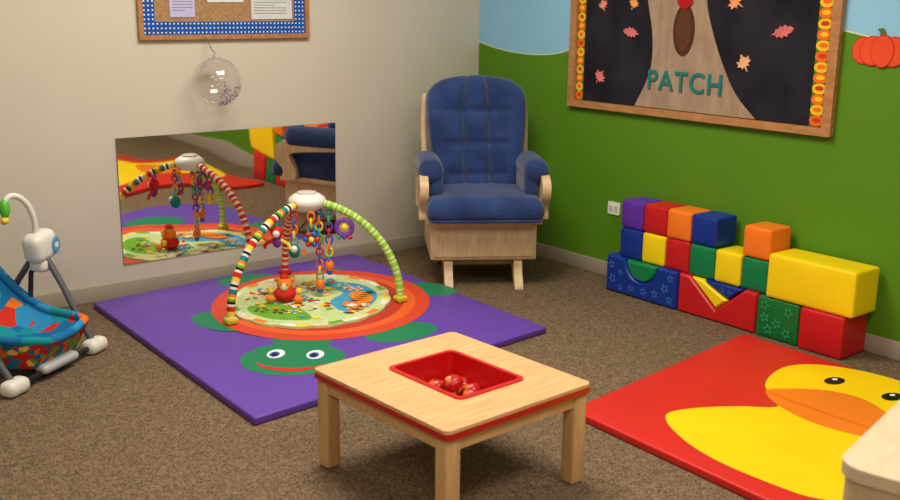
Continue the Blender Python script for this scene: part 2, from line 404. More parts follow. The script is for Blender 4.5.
b.obj("paper_acorn",e,world=True,label="brown oval paper cutout with red top")
for side,(c0,c1) in (("l",(a0+.044,a0+.094)),("r",(a1-.112,a1-.044))):
    b=M();W=c1-c0
    G=paper("border_green",(70,120,40));O=paper("border_orange",(232,110,26));Y=paper("border_yellow",(240,190,40));RR=paper("border_red",(196,60,30))
    b.flat([(c0,z0+.036),(c1,z0+.036),(c1,z1-.036),(c0,z1-.036)],.0106,G,WR)
    zz=z0+.06;kk=0
    while zz<z1-.05:
        b.prism(ell((c0+c1)/2,zz,W*.5,.023,n=18),.011,.0128,(O,Y)[kk%2],WR)
        b.flat(ell((c0+c1)/2,zz+.002,W*.30,.010,n=14),.0132,(Y,O)[kk%2] if kk%3 else RR,WR)
        zz+=.044;kk+=1
    b.obj("scalloped_border",e,world=True,label="green orange and yellow scalloped paper strip")
cu=bpy.data.curves.new("tmp",'FONT');cu.body="PATCH";cu.size=.128;cu.extrude=.0025;cu.offset=.0016;cu.space_character=1.12
to=bpy.data.objects.new("tmp",cu);COL.objects.link(to)
bpy.context.view_layer.update()
dg=bpy.context.evaluated_depsgraph_get()
me=bpy.data.meshes.new_from_object(to.evaluated_get(dg));bpy.data.objects.remove(to)
w=max(v.co.x for v in me.vertices)-min(v.co.x for v in me.vertices)
sc=.435/w
lt=bpy.data.objects.new("lettering",me);COL.objects.link(lt)
me.transform(WR@Tr(1.300,.993,.0185)@Matrix.Diagonal((sc,sc*1.0,1,1)));me.transform(Matrix.Translation(-e.location))
me.materials.clear();me.materials.append(paper("teal",(34,118,112)));lt.parent=e;lt["label"]="teal cutout letters reading PATCH"
def leafshape(kind,s,rot):
    if kind=="maple":
        P=[(0,-1.2),(.08,-.45),(.5,-.62),(.42,-.38),(.95,-.15),(.72,.0),(.85,.42),(.42,.28),(.3,.55),(.18,.48),(0,1.0)]
        P=P+[(-x,y) for x,y in reversed(P[1:-1])]
        P[0]=(0.03,-1.1);P.insert(len(P),(-.03,-1.1))
    else:
        P=[(0,-1.3),(.12,-.9),(.4,-.75),(.3,-.5),(.55,-.25),(.35,-.05),(.55,.25),(.32,.4),(.3,.75),(0,1.05)]
        P=P+[(-x,y) for x,y in reversed(P[1:-1])]
    c,s_=math.cos(rot),math.sin(rot)
    return [(s*(x*c-y*s_),s*(x*s_+y*c)) for x,y in P]
for (ly,lz,kd,s,ro,c,lb) in ((.985,1.385,"maple",.030,.3,(226,140,120),"coral paper maple leaf"),(1.19,1.395,"maple",.032,-.4,(232,160,90),"orange paper maple leaf"),(1.175,1.255,"oak",.043,1.4,(212,112,118),"pink paper oak leaf"),(.985,1.03,"maple",.038,-.6,(222,120,116),"red-pink paper maple leaf"),(1.85,1.145,"maple",.040,.5,(230,170,130),"tan-orange paper maple leaf"),(2.04,1.285,"oak",.048,-1.3,(206,108,104),"dusty red paper oak leaf"),(1.78,1.41,"maple",.045,1.0,(228,148,96),"orange paper maple leaf")):
    b=M();b.prism([(ly+x,lz+y) for x,y in leafshape(kd,s,ro)],.0165 if 1.3<ly<1.7 else .0105,.0185,paper("leaf_%d_%d"%(c[0],c[2]),c,.15),WR)
    b.obj("paper_leaf",origin=(-.012,-ly,lz),label=lb+" on the black display board",category="paper leaf",group="autumn leaves on the display board")
b=M();PO=paper("pumpkin_orange",(230,80,44));PD=paper("pumpkin_dark",(190,54,30))
b.prism(ell(2.49,1.222,.10,.05),-.0005,.003,PD,WR)
for dx,rx in ((-.083,.046),(.083,.046),(-.044,.052),(.044,.052),(0,.046)):
    zt=.004+.0025*(2-abs(dx)/.044)
    b.prism(ell(2.49+dx,1.222,rx+.003,.060+.004-abs(dx)*.12,n=28),.0005,zt,PD,WR)
    b.prism(ell(2.49+dx,1.222,rx,.060-abs(dx)*.12,n=28),zt,zt+.001,PO,WR)
b.prism(smooth([(2.475,1.277),(2.472,1.295),(2.462,1.308),(2.482,1.31),(2.492,1.295),(2.496,1.277)],4),.0005,.008,paper("stem_green",(90,110,40)),WR)
b.obj("paper_pumpkin",origin=(0,-2.475,1.15),label="orange paper pumpkin cutout taped to the painted wall",category="paper decoration")

e=thing("wall_outlet","white double wall outlet with cover plate on the green wall","outlet",(-.001,-1.115,.33))
b=M();b.prism(rrect(1.075,1.155,.335,.40,.006,3),.001,.007,plastic("outlet_white",(232,230,222)),WR);b.obj("cover_plate",e,world=True)
b=M()
for c in (1.097,1.133):
    b.prism(rrect(c-.013,c+.013,.352,.383,.006,3),.007,.010,plastic("outlet_face",(212,210,202)),WR)
    for dz in (-.006,.006): b.prism(rrect(c-.006,c+.006,.3675+dz-.001,.3675+dz+.001,.0005,1),.0095,.0105,plastic("slot",(40,40,40)),WR)
b.obj("socket",e,world=True)

# ------------------------------------------------------------ glider chair
e=thing("glider_chair","navy cushioned glider chair with pale wood frame standing in the corner","chair",(-.535,-.665,0),-33)
b=M()
b.rbox((.53,.48,.19),(0,-.01,.235),r=.01,n=3,mat=WOODP)
b.rbox((.575,.53,.028),(0,-.01,.338),r=.008,n=3,mat=WOODP)
b.rbox((.50,.012,.145),(0,-.252,.230),r=.005,n=2,mat=WOODP)
b.obj("seat_box",e,label="pale wood box below the seat")
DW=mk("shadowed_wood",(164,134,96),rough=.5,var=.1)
b=M()
b.rbox((.40,.05,.035),(0,-.15,.115),r=.008,mat=DW);b.rbox((.40,.045,.035),(0,.16,.115),r=.008,mat=DW)
b.rbox((.38,.34,.018),(0,.01,.130),r=.004,mat=DW)
b.obj("glide_rail",e)
YZ=lambda X:Matrix(((0,0,1,X),(1,0,0,0),(0,1,0,0),(0,0,0,1)))
for sx in (-1,1):
    b=M();X=.175*sx
    b.prism(smooth([(-.30,0),(-.27,-.0),(-.245,.004),(-.18,.075),(-.10,.10),(-.10,.138),(-.23,.138),(-.245,.09),(-.285,.03)],3),-.021,.021,WOODP,T=YZ(X))
    b.prism(smooth([(.30,0),(.27,-.0),(.245,.004),(.18,.075),(.10,.10),(.10,.138),(.23,.138),(.245,.09),(.285,.03)],3),-.021,.021,WOODP,T=YZ(X))
    b.rbox((.034,.40,.04),(X,0,.115),r=.006,mat=WOODP)
    b.obj("runner",e)
b=M()
b.rbox((.580,.58,.122),(0,-.065,.400),r=.056,n=6,m=14,mat=NAVY,fn=lambda p:(p.x,p.y,p.z+(.020*(1-(p.x/.3)**2)*(1-(p.y/.3)**2) if p.z>0 else 0)))
b.tube([(-.278,-.31,.358),(-.268,-.352,.358),(.268,-.352,.358),(.278,-.31,.358)],.006,NAVY,seg=8)
b.obj("seat_cushion",e,label="navy seat cushion")
def bfn(p):
    x,y,zz=p
    t=(zz+.32)/.64
    wd=.80+.22*math.sin(max(0,min(1,(t-.05)*1.25))*math.pi/2)-.17*max(0,(t-.80)/.20)**2
    x2=x*wd
    zz2=zz-.030*(x/.25)**2*max(0,(t-.7)/.3)
    if y<0:
        g=sum(math.exp(-((x-s*.085+s*.03*t)/.013)**2) for s in (-1,1))
        g2=sum(math.exp(-((zz-q)/.016)**2) for q in (.13,-.04,-.2))*(.7 if abs(x)<.17 else .15)
        edge=(1-(x/.26)**2)
        y2=y-.036*max(0,edge)+.032*min(1,g)+.024*min(1,g2)
        y2-=.070*max(0,(abs(x)-.17)/.09)*(.3+.7*math.sin(t*math.pi))
    else:y2=y
    return (x2,y2,zz2)
BT=Tr(0,.195,.697)@Rx(-13)
b=M();b.rbox((.515,.15,.64),(0,0,0),r=.070,n=7,m=38,mat=NAVY,T=BT,fn=bfn);b.obj("back_cushion",e,label="navy tufted back cushion",sharp=70)
b=M()
for sx in (-1,1):
    pts=smooth([(.245*sx,.16,.33),(.262*sx,.200,.52),(.270*sx,.255,.76),(.262*sx,.295,.915)],8,False)
    b.tube(pts,[.017]*(len(pts)-3)+[.0165,.014,.009],WOODP,seg=12)
b.tube(smooth([(-.255,.290,.885),(-.13,.305,.895),(.13,.305,.895),(.255,.290,.885)],6,False),.015,WOODP)
for x in (-.14,-.05,.05,.14): b.tube([(x,.19,.35),(x,.302,.89)],.009,WOODP,seg=8)
b.obj("back_frame",e,label="pale wood back posts and slats")
for sx in (-1,1):
    b=M()
    X=.300*sx;FT=YZ(X)
    pr=smooth([(-.24,.345),(-.16,.345),(-.15,.40),(-.18,.46),(-.16,.505),(.22,.54),(.23,.57),(-.18,.565),(-.255,.555),(-.295,.52),(-.29,.46),(-.235,.40)],4)
    b.prism(pr,-.021,.021,WOODP,T=FT)
    b.prism([(.13,.345),(.18,.345),(.21,.555),(.17,.555)],-.016,.016,WOODP,T=FT)
    b.obj("armrest",e,label="curved pale wood armrest")
    b=M()
    b.rbox((.128,.39,.118),(.262*sx,-.045,.575),r=.054,n=6,m=8,mat=NAVY,T=None,fn=lambda p:(p.x,p.y,p.z*(1.0+.12*math.cos(p.y*6))))
    b.rbox((.070,.35,.15),(.236*sx,-.05,.52),r=.033,n=4,m=4,mat=NAVY)
    b.obj("arm_pad",e,label="puffy navy arm pad")

# ------------------------------------------------------------ soft blocks
def bvinyl(n_,c): return mk("block_vinyl_"+n_,c,rough=.42,var=.05,scale=3,bump=.18,bscale=9,spec=.4)
def add_stars(b,poly_T,w,h,mat,seed,zf=.0008,cnt=5,R=.03):
    rd=random.Random(seed);placed=[]
    tries=0
    while len(placed)<cnt and tries<200:
        tries+=1
        x=rd.uniform(-w/2+R,w/2-R);y=rd.uniform(-h/2+R,h/2-R)
        if any((x-a)**2+(y-c)**2<(2.0*R)**2 for a,c in placed): continue
        placed.append((x,y));ro=rd.uniform(0,1.2)
        b.ring(star(x,y,R,ro),star(x,y,R*.62,ro),zf,mat,poly_T)
G="stacked soft play blocks by the green wall"
LB=bvinyl("star_light_blue",(60,120,200));LG=bvinyl("star_light_green",(60,160,104))
V_BLUE2=bvinyl("royal_blue",(14,48,140));V_RED2=bvinyl("red",(196,24,28));V_PUR2=bvinyl("purple",(94,44,160));V_GR2=bvinyl("green",(8,124,72));V_ORB=bvinyl("orange",(244,124,28));V_YB=bvinyl("yellow",(246,214,10));V_GD=bvinyl("dark_green",(14,110,50))
def puff(sz,k=.008):
    hx,hy,hz=[s/2 for s in sz]
    def f(p):
        bx=(1-(p.y/hy)**2)*(1-(p.z/hz)**2);bz=(1-(p.x/hx)**2)*(1-(p.y/hy)**2)
        q=Vector(p)
        if abs(p.x)>hx*.93:q.x+=k*.5*bx*(1 if p.x>0 else -1)
        if abs(p.z)>hz*.93 and p.z>0:q.z+=k*.15*bz
        return q
    return f
def block(y0,y1,z0,h,xf,xb,mat,label,rz=0,stars=None):
    b=M();g=.0015;sz=(xb-xf,y1-y0-2*g,h-.002)
    T=Tr((xf+xb)/2,-(y0+y1)/2,z0+h/2)@Rz(rz)
    b.rbox(sz,r=.013,n=4,m=6,mat=mat,T=T,fn=puff(sz))
    hx_,hy_,hz_=sz[0]/2,sz[1]/2,sz[2]/2;q=.0045
    pth=[(-hx_+q,a,c) for a,c in rrect(-hy_+q,hy_-q,-hz_+q,hz_-q,.008,3)]
    b.tube(pth+[pth[0]],.0022,mat,seg=6,T=T,caps=False)
    if stars:
        FT=T@Matrix(((0,0,-1,-sz[0]/2-.0042),(-1,0,0,0),(0,1,0,0),(0,0,0,1)))
        add_stars(b,FT,sz[1]-.02,sz[2]-.02,stars,int(y0*100),cnt=6,R=.026)
    return b.obj("soft_block",origin=((xf+xb)/2,-(y0+y1)/2,z0),label=label,category="toy block",group=G)
def profblock(prof,xf,xb,mat,label,stars=None):
    b=M()
    cy=sum(p[0] for p in prof)/len(prof)
    n=len(prof);ar=sum(prof[i][0]*prof[(i+1)%n][1]-prof[(i+1)%n][0]*prof[i][1] for i in range(n))
    if ar<0: prof=list(reversed(prof))
    def inset(P,d):
        out=[];n=len(P)
        for i in range(n):
            p0,p1,p2=Vector(P[i-1]),Vector(P[i]),Vector(P[(i+1)%n])
            e1=(p1-p0).normalized();e2=(p2-p1).normalized()
            n1=Vector((-e1.y,e1.x));n2=Vector((-e2.y,e2.x));nn=(n1+n2)
            if nn.length<1e-6: nn=n1
            nn.normalize();c=max(.5,nn.dot(n1));out.append(tuple(p1+nn*(d/c)))
        return out
    lv=[(xf,.010),(xf+.004,.004),(xf+.012,0),(xb-.012,0),(xb-.004,.004),(xb,.010)]
    vs=[];n=len(prof)
    for x,d in lv:
        for p in (inset(prof,d) if d else prof): vs.append((x,-p[0],p[1]))
    fs=[];L_=len(lv)
    for i in range(L_-1):
        for k in range(n): fs.append([i*n+k,(i)*n+(k+1)%n,(i+1)*n+(k+1)%n,(i+1)*n+k])
    fs.append(list(range(n))[::-1]);fs.append([(L_-1)*n+k for k in range(n)])
    b.add(vs,fs,mat)
    if stars:
        FT=Matrix(((0,0,-1,xf),(-1,0,0,0),(0,1,0,0),(0,0,0,1)))
        for (sx,sy,R,ro) in stars[1]: b.ring(star(sx,sy,R,ro),star(sx,sy,R*.6,ro),.0012,stars[0],FT)
    return b.obj("soft_block",origin=((xf+xb)/2,-cy,min(p[1] for p in prof)),label=label,category="toy block",group=G,sharp=30)
H1=.182
arcp=[(1.485+.098*math.cos(math.radians(a)),H1-.098*math.sin(math.radians(a))) for a in range(180,-1,-12)]
navyprof=[(1.262,.001),(1.262,H1)]+arcp+[(1.709,H1),(1.709,.001)]
profblock(navyprof,-.20,-.022,V_BLUE2,"long navy soft block with star print and half-round notch",stars=(LB,[(1.30,.14,.024,.2),(1.31,.07,.026,.5),(1.36,.035,.02,0),(1.36,.11,.018,.8),(1.43,.045,.022,.3),(1.51,.045,.022,.9),(1.58,.05,.024,.1),(1.64,.09,.026,.6),(1.67,.145,.022,.2),(1.67,.04,.022,0)]))
ap=[(1.485+.094*math.cos(math.radians(a)),H1-.003-.094*math.sin(math.radians(a))) for a in range(180,-1,-12)]
profblock(ap,-.198,-.03,V_GR2,"green half-cylinder soft block set in the navy block notch")
vprof=[(1.713,.001),(1.713,H1),(1.775,H1),(1.928,.055),(2.075,H1),(2.142,H1),(2.142,.001)]
profblock(vprof,-.195,-.022,V_RED2,"long red soft block with wedge notch")
profblock([(1.784,H1-.003),(1.845,H1-.004),(1.990,.112),(1.928,.061)],-.193,-.03,V_YB,"yellow wedge soft block in the red block notch")
profblock([(1.856,H1-.002),(1.994,.117),(2.066,H1-.002)],-.193,-.03,V_BLUE2,"navy wedge soft block with star print in the red block",stars=(LB,[(1.96,.158,.014,.2),(2.0,.155,.014,.6)]))
block(2.145,2.355,0,H1,-.195,-.022,V_GD,"dark green star-print soft block on the bottom row",stars=LG)
block(2.36,2.565,0,H1,-.205,-.022,V_RED2,"red soft block at the end of the bottom row")
ys=[1.32,1.463,1.606,1.749,1.893,2.036,2.18]
cols=[(V_BLUE2,"navy"),(V_YB,"yellow"),(V_RED2,"red"),(V_GR2,"green"),(V_YB,"yellow"),(V_GR2,"green")]
for i in range(6): block(ys[i],ys[i+1],H1,.148,-.175,-.025,cols[i][0],"%s cube soft block in the middle row"%cols[i][1])
block(2.185,2.595,H1,.192,-.20,-.022,V_YB,"long yellow soft block resting on green and red blocks")
for i,(m,nm) in enumerate([(V_PUR2,"purple"),(V_RED2,"red"),(V_ORB,"orange"),(V_BLUE2,"navy")]):
    block(ys[i],ys[i+1],H1+.148,.138,-.175,-.025,m,"%s cube soft block on the top row"%nm)
block(ys[5],ys[6],H1+.148,.138,-.18,-.03,V_ORB,"orange cube soft block standing alone on the top row")

# ------------------------------------------------------------ small table
TC=(-2.092,-2.415)
e=thing("activity_table","low square light-wood table with red trim and recessed red tub","table",(TC[0],TC[1],0),3)
TH=.315;hx,hy=.282,.31
REDP=plastic("tub_red",(206,20,22),.3);REDT=plastic("trim_red",(190,28,22),.4)
bx0,bx1,by0,by1=-.105,.143,-.162,.158
b=M()
b.ringprism(rrect(-hx,hx,-hy,hy,.02,5),rrect(bx0,bx1,by0,by1,.02,5),TH-.010,TH,WOOD);b.obj("table_top",e,label="light wood table top")
b=M();b.ringprism(rrect(-hx-.0015,hx+.0015,-hy-.0015,hy+.0015,.02,5),rrect(-hx+.02,hx-.02,-hy+.02,hy-.02,.01,5),TH-.027,TH-.0102,REDT);b.obj("trim",e,label="red edge trim")
b=M()
for (cx,cy,sx,sy) in ((0,-hy+.026,2*hx-.10,.022),(0,hy-.026,2*hx-.10,.022),(-hx+.026,0,.022,2*hy-.10),(hx-.026,0,.022,2*hy-.10)):
    b.rbox((sx,sy,.042),(cx,cy,TH-.0485),r=.003,mat=WOOD)
b.obj("apron",e)
for sx in (-1,1):
    for sy in (-1,1):
        b=M();b.rbox((.052,.052,TH-.028),(sx*(hx-.034),sy*(hy-.034),(TH-.028)/2),r=.010,n=3,mat=mk("leg_maple",(200,154,98),rough=.45,rgb2=(220,178,124),scale=5,stretch=(12,12,1.5)))
        b.obj("leg",e)
b=M()
O=rrect(bx0-.008,bx1+.008,by0-.008,by1+.008,.024,5);I1=rrect(bx0+.006,bx1-.006,by0+.006,by1-.006,.018,5);I2=rrect(bx0+.014,bx1-.014,by0+.014,by1-.014,.016,5)
b.ringprism(O,I1,TH,TH+.005,REDP)
n=len(I1);zb=.200
vs=[(p[0],p[1],TH+.005) for p in I1]+[(p[0],p[1],zb) for p in I2]
b.add(vs,[[(i+1)%n,i,n+i,n+(i+1)%n] for i in range(n)],REDP)
b.flat(I2,zb,REDP)
O2=rrect(bx0+.010,bx1-.010,by0+.010,by1-.010,.016,5)
b.prism(O2,zb-.004,zb-.001,REDP)
b.obj("tub",e,label="recessed red plastic tub")
AP=bpy.data.materials.new("toy_apple_skin");AP.use_nodes=True
nt=AP.node_tree;N=nt.nodes;L=nt.links;bs=N["Principled BSDF"];bs.inputs["Roughness"].default_value=.3
tc=N.new("ShaderNodeTexCoord");no=N.new("ShaderNodeTexNoise");no.inputs["Scale"].default_value=17;L.new(tc.outputs["Object"],no.inputs["Vector"])
cr=N.new("ShaderNodeValToRGB");L.new(no.outputs["Fac"],cr.inputs[0]);cr.color_ramp.elements[0].position=.50;cr.color_ramp.elements[0].color=lin((184,22,20));cr.color_ramp.elements[1].position=.66;cr.color_ramp.elements[1].color=lin((240,176,90));L.new(cr.outputs[0],bs.inputs["Base Color"])
for i,(x,y,zz) in enumerate(((-2.058,-2.305,0),(-1.990,-2.330,0),(-2.110,-2.350,0),(-2.045,-2.372,.030),(-1.990,-2.395,.0),(-2.095,-2.420,.0),(-2.030,-2.440,.004),(-1.985,-2.500,0))):
    b=M();r=.031
    prof=[(0,.62*r),(.15*r,.66*r),(.35*r,.85*r),(.65*r,.86*r),(.92*r,.5*r),(1.0*r,.1*r),(.93*r,-.35*r),(.7*r,-.72*r),(.4*r,-.9*r),(.15*r,-.84*r),(0,-.78*r)][::-1]
    T=Tr(x,y,zb+.029+zz)@Rx(random.uniform(-40,40))@Ry(random.uniform(-40,40))
    b.lathe(prof,AP,20,T);b.tube([(0,0,.6*r),(.003,0,1.0*r)],.0018,plastic("stem_brown",(80,50,30)),seg=6,T=T)
    b.obj("toy_apple",origin=(x,y,zb+zz),label="red and yellow toy apple in the red tub",category="toy apple",group="toy apples in the table tub",sharp=70)

# ------------------------------------------------------------ pale storage cabinet (corner)
e=thing("storage_cabinet","low pale wood storage cabinet with rounded corners beside the red mat","cabinet",(-1.655,-3.905,0),13)
PL=mk("pale_laminate",(206,186,150),rough=.4,rgb2=(220,200,166),scale=4,stretch=(2,10,10))
b=M();b.prism(rrect(-.36,.36,-.34,.34,.06,8),.472,.50,PL);b.obj("cabinet_top",e)
b=M();b.prism(rrect(-.352,.352,-.332,.332,.055,8),.04,.4715,mk("pale_laminate_side",(196,170,132),rough=.45,rgb2=(210,186,148),scale=4,stretch=(6,6,2)));b.obj("body",e)
b=M();b.prism(rrect(-.31,.31,-.29,.29,.03,4),.0,.0395,DW);b.obj("plinth",e,label="recessed wood plinth")

# ------------------------------------------------------------ play gym
GC=Vector((-1.54,-.66,.032))
e=thing("baby_play_gym","baby play gym with striped arches, white hub and round printed pad","play gym",tuple(GC))
b=M()
GT=Matrix(((rt.x,u.x,0,0),(rt.y,u.y,0,0),(0,0,1,0),(0,0,0,1)))
C_LG=cloth("pale_green",(196,214,150));C_BL=cloth("sky_blue",(70,160,200));C_OR=cloth("orange",(236,132,40));C_YE=cloth("yellow",(242,206,70));C_RD=cloth("red",(206,46,40));C_WH=cloth("white",(232,226,212));C_BK=cloth("black",(28,26,30));C_GN=cloth("leaf_green",(110,170,50));C_CR=cloth("cream",(226,206,160));C_TL=cloth("teal",(30,130,130));C_BR=cloth("brown",(110,66,40));C_PU=cloth("purple",(120,60,150))
n=96;ro=[];ri=[]
for k in range(n):
    a=2*math.pi*k/n;s=1+.025*abs(math.cos(a*8))
    ro.append((.365*s*math.cos(a),.425*s*math.sin(a)));ri.append((.335*math.cos(a),.39*math.sin(a)))
b.prism(ro,.0,.010,C_LG,GT)
cyc=[C_YE,C_CR,C_GN,C_WH,C_CR,C_OR,C_LG,C_WH]
for k in range(n):
    k2=(k+1)%n
    b.add([(ro[k][0]*.985,ro[k][1]*.985,.0106),(ro[k2][0]*.985,ro[k2][1]*.985,.0106),(ri[k2][0],ri[k2][1],.0106),(ri[k][0],ri[k][1],.0106)],[[0,1,2,3]],cyc[(k//3)%8],GT)
b.flat(ri,.0109,C_LG,GT)
b.flat(smooth([(.05,.28),(.2,.25),(.30,.1),(.29,-.1),(.18,-.2),(.1,-.05),(.14,.1),(.04,.18)],6),.0113,C_BL,GT)
b.flat(smooth([(-.3,.05),(-.2,.25),(-.08,.3),(-.1,.18),(-.18,.08),(-.22,-.05)],6),.0113,C_CR,GT)
b.flat(smooth([(-.25,-.15),(-.1,-.1),(0,-.2),(.05,-.33),(-.1,-.34),(-.22,-.26)],6),.0113,C_GN,GT)
rd=random.Random(3);pal=[C_OR,C_YE,C_RD,C_WH,C_GN,C_TL,C_CR,C_BR,C_BL,C_YE]
for k in range(95):
    rr=math.sqrt(rd.random())*.88;an=rd.uniform(0,6.283);x=rr*.33*math.cos(an);y=rr*.385*math.sin(an)
    c=pal[k%10];rx=rd.uniform(.010,.026);ry=rd.uniform(.008,.022);rot=rd.uniform(0,3)
    b.flat(ell(x,y,rx,ry,n=14,rot=rot),.0115+.00003*k,c,GT)
    if k%3==0:
        for q in range(5): b.flat(ell(x+.026*math.cos(q*1.257),y+.026*math.sin(q*1.257),.010,.010,n=10),.0115+.00003*k+.00001,pal[(k+3)%10],GT)
zt=.0150
b.flat(ell(.235,.02,.050,.105,n=24,rot=.35),zt,C_OR,GT);b.flat(ell(.205,-.105,.042,.045,n=20),zt+.0002,C_OR,GT);b.flat(ell(.205,-.115,.024,.022,n=16),zt+.0004,C_WH,GT)
for q in range(5): b.flat(ell(.262-.012*q,.09-.035*q,.036,.006,n=12,rot=.35),zt+.0003,C_BK,GT)
for sx in (-1,1): b.flat(ell(.205+.03*sx,-.07,.012,.014,n=10),zt+.0004,C_OR,GT);b.flat(ell(.205+.013*sx,-.092,.005,.006,n=8),zt+.0006,C_BK,GT)
b.obj("play_pad",e,label="round padded cloth printed with jungle animals and patchwork border")
HUB=Vector((-1.530,-.630,.495))-GC
legs=[((-2.00,-.77),"multi"),((-1.215,-.925),"green"),((-1.41,-.19),"red")]
C_LIME=cloth("lime",(150,200,60));C_PGR=cloth("pale_lime",(206,226,150))
for (fx,fy),kind in legs:
    F_=Vector((fx,fy,.045))-GC;D=Vector((F_.x-HUB.x,F_.y-HUB.y,0))
    pts=[]
    NP=64
    for k in range(NP+1):
        t=math.radians(6+84*k/NP)
        s=math.sin(t)**1.05;c=max(0,math.cos(t))**.98
        pts.append(Vector((HUB.x,HUB.y,F_.z))+D*s+Vector((0,0,(HUB.z-F_.z)*c)))
    if kind=="multi": mm=[C_BK,C_WH,C_RD,C_RD,C_YE,C_YE,C_WH,C_BK,C_WH,C_TL,C_TL,C_OR,C_YE,C_GN]
    elif kind=="green": mm=[C_LIME,C_PGR,C_LIME,C_LIME,C_PGR]
    else: mm=[C_RD,C_RD,C_WH,C_RD,C_OR,C_WH]
    b=M();b.tube(pts,[.0185 if k%2 else .0175 for k in range(NP+1)],mm,seg=14);b.obj("arch",e,label={"multi":"arch leg striped black, white, red and yellow","green":"pale green striped arch leg","red":"red and white striped arch leg"}[kind])
    b=M();b.rbox((.055,.055,.03),(F_.x,F_.y,.015),r=.012,n=3,mat=cloth("foot_tab",(200,190,60)) if kind!="red" else C_RD);b.obj("arch_foot",e)
b=M();WHT=plastic("hub_white",(236,232,224))
b.lathe([(0,-.045),(.05,-.04),(.078,-.02),(.088,.0),(.082,.018),(.06,.034),(.03,.040),(0,.042)],WHT,36,Matrix.Translation(HUB)@Rz(0))
b.lathe([(.045,.036),(.045,.044),(.03,.047),(0,.048)],plastic("hub_cream",(216,206,196)),24,Matrix.Translation(HUB))
b.obj("hub",e,label="white oval plastic hub",sharp=60)
def link(b,p,rot,mat): b.torus(.018,.005,mat,T=Matrix.Translation(p)@Rz(rot)@Rx(90)@Matrix.Diagonal((.85,1.1,1,1)),a=18,b=6)
LC=[plastic("link_blue",(30,90,200)),plastic("link_green",(60,170,70)),plastic("link_orange",(240,120,30)),plastic("link_purple",(120,60,170)),plastic("link_yellow",(245,205,40)),plastic("link_red",(210,40,40)),plastic("link_teal",(30,160,170))]
GG="toys hanging from the play gym"
def chain(top,n,off,label,tail):
    b=M();p=Vector(top)
    for k in range(n):
        link(b,p-Vector((0,0,.014+.030*k)),(k%2)*90-38,LC[(k*2+off)%7])
    tail(b,p-Vector((0,0,.030*n)))
    b.obj("hanging_toy",origin=p-Vector((0,0,.030*n+.05)),label=label,category="baby toy",group=GG)
hb=HUB+GC
def t_star(b,p):
    b.prism(star(0,0,.040,0,.55),-.008,.008,C_YE,T=Matrix.Translation(p-Vector((0,0,.03)))@Rz(-38)@Rx(90));b.ball(.012,p-Vector((0,0,.03)),C_RD,seg=12)
def t_monkey(b,p):
    b.ball(.028,p-Vector((0,0,.02)),C_RD,seg=16);b.ball(.017,p-Vector((.012,.016,.024)),C_WH,seg=12);b.ball(.009,p+Vector((.02,-.016,-.01)),C_RD,seg=10);b.ball(.009,p+Vector((-.02,.016,-.01)),C_RD,seg=10)
    b.ball(.026,p-Vector((0,0,.064)),C_PU,(.8,.8,1.1),seg=14)
    for s in (-1,1): b.tube([p+Vector((.012*s,-.01*s,-.055)),p+Vector((.04*s,-.03*s,-.075)),p+Vector((.045*s,-.035*s,-.095))],.008,C_YE if s>0 else C_RD,seg=8)
def t_ring(b,p):
    b.torus(.036,.011,LC[3],T=Matrix.Translation(p-Vector((0,0,.036)))@Rz(-38)@Rx(90));b.ball(.019,p-Vector((0,0,.036)),LC[4],seg=14)
    for k in range(3): b.ball(.012,p+Vector((-.02+.02*k,.016-.016*k,-.082)),LC[(k*2+1)%7],seg=10)
def t_bird(b,p):
    b.ball(.028,p-Vector((0,0,.025)),C_TL,(1,1,1.2),seg=16);b.ball(.017,p-Vector((.012,.016,.012)),C_WH,seg=10)
    b.prism([(0,0),(.03,.012),(.028,-.02)],-.004,.004,C_OR,T=Matrix.Translation(p-Vector((-.016,.012,.03)))@Rz(-38)@Rx(90))
def t_drop(b,p):
    b.ball(.022,p-Vector((0,0,.02)),LC[2],(1,1,1.3),seg=14);b.ball(.015,p-Vector((0,0,.05)),LC[0],seg=12)
def t_flower(b,p):
    for q in range(6): b.ball(.014,p-Vector((0,0,.03))+Vector((.79,-.61,0))*.026*math.cos(q*1.047)+Vector((0,0,1))*.026*math.sin(q*1.047),LC[(5,0)[q%2]],seg=10)
    b.ball(.015,p-Vector((.004,.006,.03)),LC[4],seg=10)
chain(hb+Vector((.035,-.045,-.040)),11,0,"long chain of coloured plastic links hanging from the hub",t_drop)
chain(hb+Vector((-.190,-.056,-.060)),1,3,"small red and purple plush toy hanging on a link",t_monkey)
chain(hb+Vector((.125,-.118,-.052)),1,4,"purple ring rattle with yellow centre hanging on links",t_ring)
chain(hb+Vector((.085,.045,-.045)),4,1,"yellow cloth star hanging on links",t_star)
chain(hb+Vector((-.085,-.025,-.043)),5,5,"teal cloth bird hanging on links",t_bird)
chain(hb+Vector((-.030,-.085,-.040)),3,2,"red and blue flower rattle hanging on links",t_flower)
chain(hb+Vector((.075,-.065,-.043)),8,6,"chain of bright plastic links hanging from the hub",t_drop)
b=M();p=Vector((-1.665,-.645,.048))
b.ball(.046,p+Vector((0,0,.034)),C_RD,(1.1,1.1,.8));b.ball(.036,p+Vector((0,0,.078)),C_OR);b.ball(.02,p+Vector((-.016,-.024,.072)),C_CR,seg=12)
b.ball(.022,p+Vector((0.0,0.0,.108)),C_RD,(1,1,.9),seg=12)
for s in (-1,1):
    b.ball(.012,p+Vector((.028*s,-.022*s,.10)),C_OR,seg=10);b.ball(.022,p+Vector((.05*s-.02,-.04*s-.03,.018)),C_OR,(1,1,.8),seg=12);b.ball(.016,p+Vector((.05*s,-.04*s,.045)),C_YE,(1,1,1.1),seg=12)
    b.ball(.004,p+Vector((-.022+.01*s,-.033-.008*s,.085)),C_BK,seg=8)
b.obj("plush_toy",origin=p,label="red and orange plush animal sitting on the round pad",category="soft toy")

